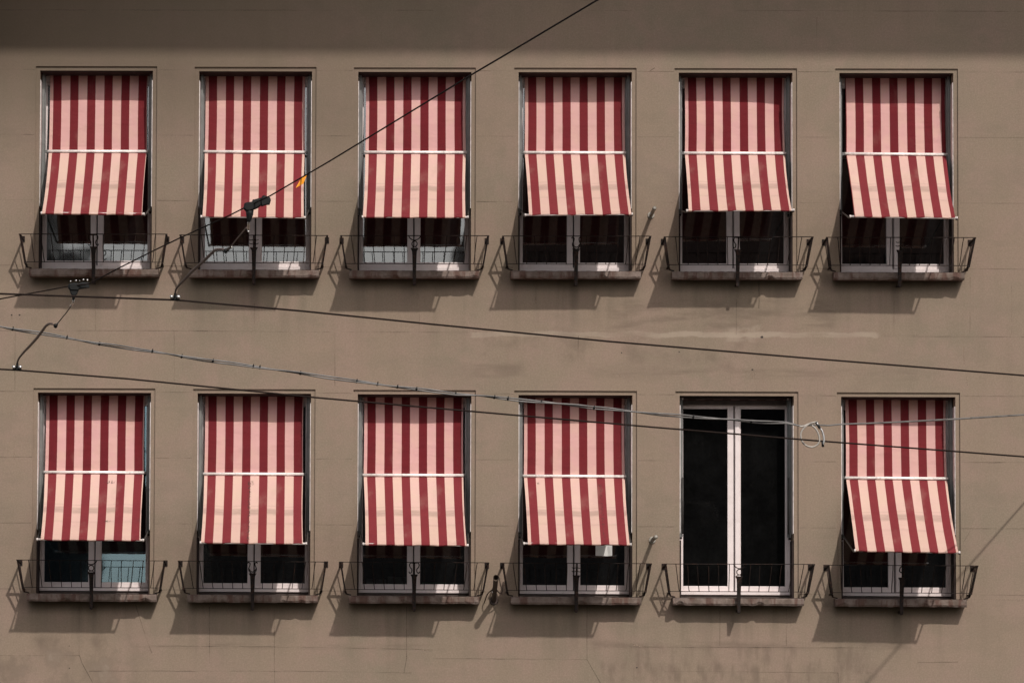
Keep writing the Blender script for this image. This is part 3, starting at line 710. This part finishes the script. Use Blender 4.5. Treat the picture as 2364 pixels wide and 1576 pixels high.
# ---------------------------------------------------------------- tram wires
def lerp_tab(tab, x):
    if x <= tab[0][0]: return tab[0][1] + (x-tab[0][0])*(tab[1][1]-tab[0][1])/(tab[1][0]-tab[0][0])
    for (a, va), (b, vb) in zip(tab[:-1], tab[1:]):
        if x <= b: return va+(vb-va)*(x-a)/(b-a)
    a, b = tab[-2], tab[-1]; return b[1]+(x-b[0])*(b[1]-a[1])/(b[0]-a[0])
def wire(name, label, tab, depth, rad, mt, n=60, x0=-600, x1=3000, cat='wire', group=None):
    pts = []
    xs = sorted(set([x0+(x1-x0)*i/n for i in range(n+1)] + [t[0] for t in tab if x0 < t[0] < x1]))
    for px in xs: pts.append(at(px, lerp_tab(tab, px), -lerp_tab(depth, px)))
    k = MB(); k.tube(pts, rad, 8); o = k.build(name, mt, smooth=True)
    return tag(o, label, cat, group)
CW1 = [(0,678),(404.6,692.3),(701.6,718.3),(1000,748.5),(1406,788),(1870,827),(2364,866.5)]
CW2 = [(0,852),(40,854),(299,874.5),(561,900.5),(740,918.4),(1110,951),(1500,985),(1880,1016.5),(2364,1053.7)]
SP = [(0,690),(157,661),(206,655),(277,617.5),(360,576),(419,547.5),(530,497),(562,481),(624,452),(760,372.8),(1090,172),(1164,128.5),(1380,0)]
D1 = [(0,11),(2364,7)]; D2 = [(0,7.2),(2364,5)]; DS = [(0,9.5),(206,10),(624,13),(1380,21)]
wire('contact_wire', 'dark tram contact wire crossing just below the upper windows', CW1, D1, .0078, M['wire'], group='tram contact wires')
wire('contact_wire', 'dark tram contact wire crossing the awning tops of the lower row', CW2, D2, .0078, M['wire'], group='tram contact wires')
wire('span_wire', 'thin black span wire climbing steeply from lower left to the top edge', SP, DS, .0056, M['wire'], x0=-400, x1=1700)
def dpt(tab): return lambda px: -lerp_tab(tab, px)

def insulator(label, body, blocks, stem, bolts, Y):
    """body: outline of the black casting in px, thick in depth"""
    c0 = at(*body[0], Y); o = tag(empty('wire_insulator', c0), label, 'insulator', 'black insulators on the span wire')
    k = MB()
    for poly, th in blocks:
        n = len(poly); sc = []
        for yy, shr in ((Y-th/2, .8), (Y-th*.3, 1), (Y+th*.3, 1), (Y+th/2, .8)):
            cxp = sum(p[0] for p in poly)/n; cyp = sum(p[1] for p in poly)/n
            sc.append([at(cxp+(p[0]-cxp)*shr, cyp+(p[1]-cyp)*shr, yy) for p in poly])
        vs = [v for q in sc for v in q]; fs = [tuple(range(n)), tuple(3*n+i for i in range(n-1, -1, -1))]
        for a in range(3):
            for i in range(n): fs.append((a*n+i, (a+1)*n+i, (a+1)*n+(i+1) % n, a*n+(i+1) % n))
        k.add(vs, fs)
    k.build('body', M['rubber'], o, bevel=.003)
    k = MB(); k.tube([at(*p, Y) for p, _ in stem], [q for _, q in stem], 10); k.build('neck', M['rubber'], o, smooth=True)
    for (px, py, rad) in bolts:
        k = MB(); k.ball(at(px, py, Y-.012), rad); k.build('bolt', M['steel'], o, smooth=True)
    return o
def z1(u, v): return (380+u/4.612, 380+v/4.612)
def z2(u, v): return (u/5.6, 600+v/5.6)
Y1 = -12.7; Y2 = -9.9
insulator('long black insulator across the second upper awning', [z1(950,440)],
  [([z1(835,470),z1(850,410),z1(880,400),z1(930,395),z1(960,370),z1(1030,350),z1(1040,430),z1(985,470),z1(900,500),z1(860,495)], .07),
   ([z1(1020,400),z1(1035,340),z1(1055,325),z1(1125,350),z1(1132,380),z1(1118,430),z1(1080,432),z1(1030,450)], .085),
   ([z1(925,410),z1(938,372),z1(962,372),z1(972,400)], .05)],
  [(z1(905,480),.033),(z1(905,530),.028),(z1(898,590),.018),(z1(896,612),.011)], [(*z1(893,712), .008)], Y1)
insulator('short black insulator with bolt heads below the first upper window', [z2(1000,330)],
  [([z2(880,330),z2(895,305),z2(960,292),z2(1010,300),z2(1060,285),z2(1150,290),z2(1156,360),z2(1030,378),z2(1010,400),z2(900,395),z2(880,365)], .07),
   ([z2(895,380),z2(1020,380),z2(1000,440),z2(975,465),z2(935,465),z2(915,440)], .05)],
  [(z2(955,440),.020),(z2(952,490),.012),(z2(946,520),.008)], [(*z2(914,276), .007), (*z2(983,268), .008), (*z2(1030,268), .005), (*z2(1080,256), .008), (*z2(1130,258), .008)], Y2)
def steady_arm(label, zf, Ya, Yb, fit, rod, clampm, armp, cl, wy):
    a0 = at(*zf(*fit[0]), Ya); o = tag(empty('steady_arm', a0), label, 'bracket', 'steady arms carrying the contact wires')
    pts_all = [zf(*p) for p in fit+rod+armp+[cl]]
    ln = [0]
    for p, q in zip(pts_all[:-1], pts_all[1:]): ln.append(ln[-1]+math.dist(p, q))
    def dep(i): return Ya+(Yb-Ya)*ln[i]/ln[-1]
    nf, nr, na = len(fit), len(rod), len(armp)
    k = MB(); k.tube([at(*pts_all[i], dep(i)) for i in range(nf)], .010, 8)
    k.build('shackle', M['steel'], o, smooth=True)
    k = MB(); k.ball(at(*zf(*fit[-1]), dep(nf-1)-.012), .011); k.build('bolt', M['steel'], o, smooth=True)
    k = MB(); k.tube([at(*pts_all[i], dep(i)) for i in range(nf-1, nf+nr)], .005, 8); k.build('rod', M['arm'], o, smooth=True)
    k = MB(); i = nf+nr-1; p = at(*pts_all[i], dep(i)); k.ball(p, .018, k=(1.0,.8,1.1)); k.tube([p, at(*zf(*clampm), dep(i))], [.014,.008], 8); k.build('eyelet', M['rubber'], o, smooth=True)
    k = MB(); k.ball(at(*zf(*clampm), dep(i)-.01), .009, k=(1.4,1,.8)); k.build('bolt', M['steel'], o, smooth=True)
    ap = smooth_path([at(*pts_all[i], dep(i)) for i in range(nf+nr, nf+nr+na)], 5)
    k = MB(); k.tube(ap, [.0085+.004*math.sin(math.pi*min(1, i/len(ap)*1.15)) for i in range(len(ap))], 10); k.build('arm', M['arm'], o, smooth=True)
    # clamp on the wire: two jaws and two bolts
    pc = zf(*cl); k = MB()
    base = at(pc[0], wy-1, Yb)
    k.tube([at(*pts_all[-2], Yb), base+Vector((0,0,.03))], .012, 8); k.box((base.x-.038, Yb-.016, base.z-.006), (base.x+.038, Yb+.016, base.z+.03)); cpo = k.build('wire_clamp', M['rubber'], o, bevel=.006)
    for sg in (-1, 1):
        k = MB(); k.tube([base+Vector((sg*.028,-.005,.018)), base+Vector((sg*.028,-.035,.020))], [.016,.015], 10); k.build('clamp_bolt', M['steel'], o, smooth=True)
steady_arm('curved steady arm hanging from the long insulator to a two bolt clamp', z1, Y1, -lerp_tab(D1, 404), [(896,600),(893,640),(893,700)], [(870,670),(770,790),(700,880),(650,918)], (712,876),
           [(640,907),(590,902),(535,912),(500,945),(400,1040),(300,1130),(200,1235),(130,1310),(113,1365)], (112,1385), 692.3)
steady_arm('curved steady arm with clamp on the lower contact wire at the left edge', z2, Y2, -lerp_tab(D2, 40), [(950,520),(948,552),(918,590)], [(900,622),(850,690),(760,800),(718,852)], (745,822),
           [(690,830),(645,824),(595,852),(540,925),(480,1005),(400,1095),(300,1200),(240,1280),(224,1330)], (222,1345), 853.6)
# orange pennant clipped on the span wire
Yf = -lerp_tab(DS, 695); k = MB()
fp = [at(708.5,404,Yf), at(695,411.5,Yf-.005), at(682.5,434,Yf-.01), at(700.5,424,Yf)]
k.add(fp, [(0,1,2),(0,2,3)]); k.add([p+Vector((0,.004,0)) for p in fp], [(2,1,0),(3,2,0)])
tag(k.build('pennant', M['orange']), 'small orange pennant hanging on the span wire near the second awning', 'flag')

# ---------------------------------------------------------------- bundled cable with a spare loop; its run to the wall throws the slanting shadow
CB = [(0,753.5),(28,759),(154,779),(224,793),(351,810.6),(421,823),(491,833),(594,847),(692,861),(823,880),(917,892.5),(1052,909),(1110,913.5),(1173,920),(1248,928),(1331,935),(1371,941),(1458,949),(1530,957),(1601,962),(1696,969),(1735,972.7),(1814,975.5),(1848,982.8),(1882,980.5),(1913,981.7),(1943,978.7),(2000,977),(2081,973.5),(2196,967.5),(2364,957),(2900,925)]
s0 = at(2364,1160); s1 = at(2001,1576); sdir = (s1.z-s0.z)/(s1.x-s0.x)
def cable_depth(px):
    if px < 1990: return None
    y = lerp_tab(CB, px); P = 1.0
    for _ in range(60):
        p = at(px, y, -P); e = (p.z-LB*P) - (s0.z + sdir*((p.x-LA*P)-s0.x)); P += e*.5
    return P
CD = [(x_, cable_depth(x_)) for x_ in (2000, 2100, 2196, 2300, 2364, 2420)]
CD = [(-600, CD[0][1]+1.5), (1000, CD[0][1]+1.0), (1880, CD[0][1]+.35)] + CD
xe = CD[-1][0]+CD[-1][1]/((CD[-2][1]-CD[-1][1])/(CD[-1][0]-CD[-2][0]))
CD.append((xe, 0.0))
root = tag(empty('aerial_cable', at(1875, 985, -CD[2][1])), 'grey twisted aerial cable with a spare loop, sagging across the lower windows', 'cable')
for st in range(2):
    pts = []; n = 400
    for i in range(n+1):
        px = -400+(1850+400)*i/n; tw = math.sin(px/68.0+st*math.pi+.6*math.sin(px/210.))*2.6 + .5*math.sin(px/23.)
        if px > 1780: tw *= (1850-px)/70
        pts.append(at(px, lerp_tab(CB, px)+tw, -lerp_tab(CD, px)+.012*math.cos(px/68.0+st*math.pi)))
    k = MB(); k.tube(pts, .0070, 6); k.build('strand', M['cable'], root, smooth=True)
pts = [at(px, lerp_tab(CB, px), -lerp_tab(CD, px)) for px in [1850+(xe-1850)*i/80 for i in range(81)]]
pts = smooth_path(pts, 2)
k = MB(); k.tube(pts, [.0072+.0018*min(1, max(0, (i-len(pts)*.15)/(len(pts)*.3))) for i in range(len(pts))], 8); k.build('strand', M['cable'], root, smooth=True)
Yl = -lerp_tab(CD, 1875)
k = MB(); k.tube(smooth_path([at(px, py, Yl-.03-.02*i/12) for i, (px, py) in enumerate([(1846,984),(1853,984),(1868,978),(1888,973.5),(1870,977),(1856,988),(1849,1000),(1849.5,1012),(1855,1023),(1866,1030),(1878,1031),(1889,1024),(1892,1014),(1889,1000),(1882,988),(1874,982)])], 4), .0085, 7); k.build('loop', M['palecable'], root, smooth=True)
k = MB(); k.tube(smooth_path([at(px, py, Yl-.06) for (px, py) in [(1886,975),(1890,984),(1897,993),(1901,1006),(1902,1018),(1900,1026)]], 4), [.010]*21, 7); k.build('loose_end', M['steel'], root, smooth=True)
k = MB(); k.tube([at(1898.5,1018,Yl-.06), at(1900,1031,Yl-.06)], [.010,.012], 8); k.build('end_sleeve', M['rubber'], root, smooth=True)
k = MB(); k.tube([at(1884,974,Yl-.05), at(1893,989,Yl-.07)], .012, 8); k.build('clip', M['rubber'], root, smooth=True)
for px in (30, 155, 230, 352, 420, 492, 585, 600, 694, 824, 872, 918, 962, 1052, 1142, 1173, 1250, 1372, 1601, 1735):
    y = lerp_tab(CB, px); Y = -lerp_tab(CD, px)
    k = MB(); k.tube([at(px-1.5, y+2.5, Y), at(px, y-.5, Y-.012), at(px+.8, y-6.0, Y)], [.010,.009,.003], 6); k.build('cable_tie', M['rubber'], root)
k = MB(); pw = at(xe, lerp_tab(CB, xe), -.002); k.tube([pw+Vector((0,.004,0)), pw+Vector((0,-.03,0))], [.04,.03], 12); k.build('wall_anchor', M['steel'], root, smooth=True)

# ---------------------------------------------------------------- small things standing behind the panes
Yi = DEPTH+.016
k = MB(); a = at(1375,1252,Yi); b = at(1413,1283,Yi)
k.add([(a.x,Yi,a.z),(b.x-.055,Yi+.002,a.z),(b.x-.045,Yi+.002,b.z),(a.x,Yi,b.z+.004)], [(0,1,2,3)]); k.add([(b.x-.055,Yi+.002,a.z),(b.x,Yi-.02,a.z),(b.x,Yi-.02,b.z+.002),(b.x-.045,Yi+.002,b.z)], [(0,1,2,3)])
Yi = DEPTH+.075
tag(k.build('paper_sheet', M['paper']), 'white sheet of paper hanging at the fourth lower window pane', 'paper')
def behind(name, label, cat, mt, px0, py0, px1, py1, d=.12):
    a = at(px0, py0, Yi+.02); b = at(px1, py1, Yi+.02)
    k = MB(); k.box((a.x, Yi+.02, b.z-.02), (b.x, Yi+.02+d, a.z)); return tag(k.build(name, mt, bevel=.006), label, cat)
M['file'] = mat_plain('grey_file_card', (.30, .31, .29), .8, .2, .6, 8)
behind('file_box', 'grey file box behind the left pane of the third lower window, nearest the frame', 'box', M['file'], 846, 1334, 866, 1356)
behind('file_box', 'wider grey file box behind the left pane of the third lower window', 'box', M['file'], 868, 1336, 892, 1356)
behind('file_box', 'tallest grey file box beside the middle stile of the third lower window', 'box', M['file'], 895, 1330, 938, 1356)
behind('folder', 'flat green folder lying behind the right pane of the third lower window', 'folder', M['green'], 974, 1342, 1030, 1356)

# ---------------------------------------------------------------- light
sd = Vector((-LA, 1, -LB)).normalized()
sl = bpy.data.lights.new('sun', 'SUN'); so = bpy.data.objects.new('sun', sl); col.objects.link(so)
so.rotation_euler = sd.to_track_quat('-Z', 'Y').to_euler(); sl.energy = 3.0; sl.angle = R(.8); sl.color = (1, .925, .86)
so.location = (5, -20, 25)
w = bpy.data.worlds.new('World'); scene.world = w; w.use_nodes = True
nt = w.node_tree; nt.nodes.clear()
sky = nt.nodes.new('ShaderNodeTexSky'); sky.sky_type = 'NISHITA'; sky.sun_disc = False
sky.sun_elevation = math.asin(-sd.z); sky.sun_rotation = math.atan2(-sd.x, -sd.y)
sky.dust_density = 2.0; sky.air_density = 1.0
hs = nt.nodes.new('ShaderNodeHueSaturation'); hs.inputs['Saturation'].default_value = .45
mx = nt.nodes.new('ShaderNodeMix'); mx.data_type = 'RGBA'; mx.blend_type = 'MULTIPLY'; mx.inputs[0].default_value = 1; mx.inputs[7].default_value = (1, .93, .88, 1)
bg = nt.nodes.new('ShaderNodeBackground'); bg.inputs['Strength'].default_value = .168
ow = nt.nodes.new('ShaderNodeOutputWorld')
nt.links.new(sky.outputs[0], hs.inputs['Color']); nt.links.new(hs.outputs[0], mx.inputs[6]); nt.links.new(mx.outputs[2], bg.inputs['Color']); nt.links.new(bg.outputs[0], ow.inputs['Surface'])

scene.view_settings.view_transform = 'Standard'; scene.view_settings.look = 'None'; scene.view_settings.exposure = 0; scene.view_settings.gamma = 1
scene.render.engine = 'CYCLES'
scene.cycles.use_denoising = True
scene.cycles.max_bounces = 8; scene.cycles.transparent_max_bounces = 16
scene.cycles.caustics_reflective = False; scene.cycles.caustics_refractive = False
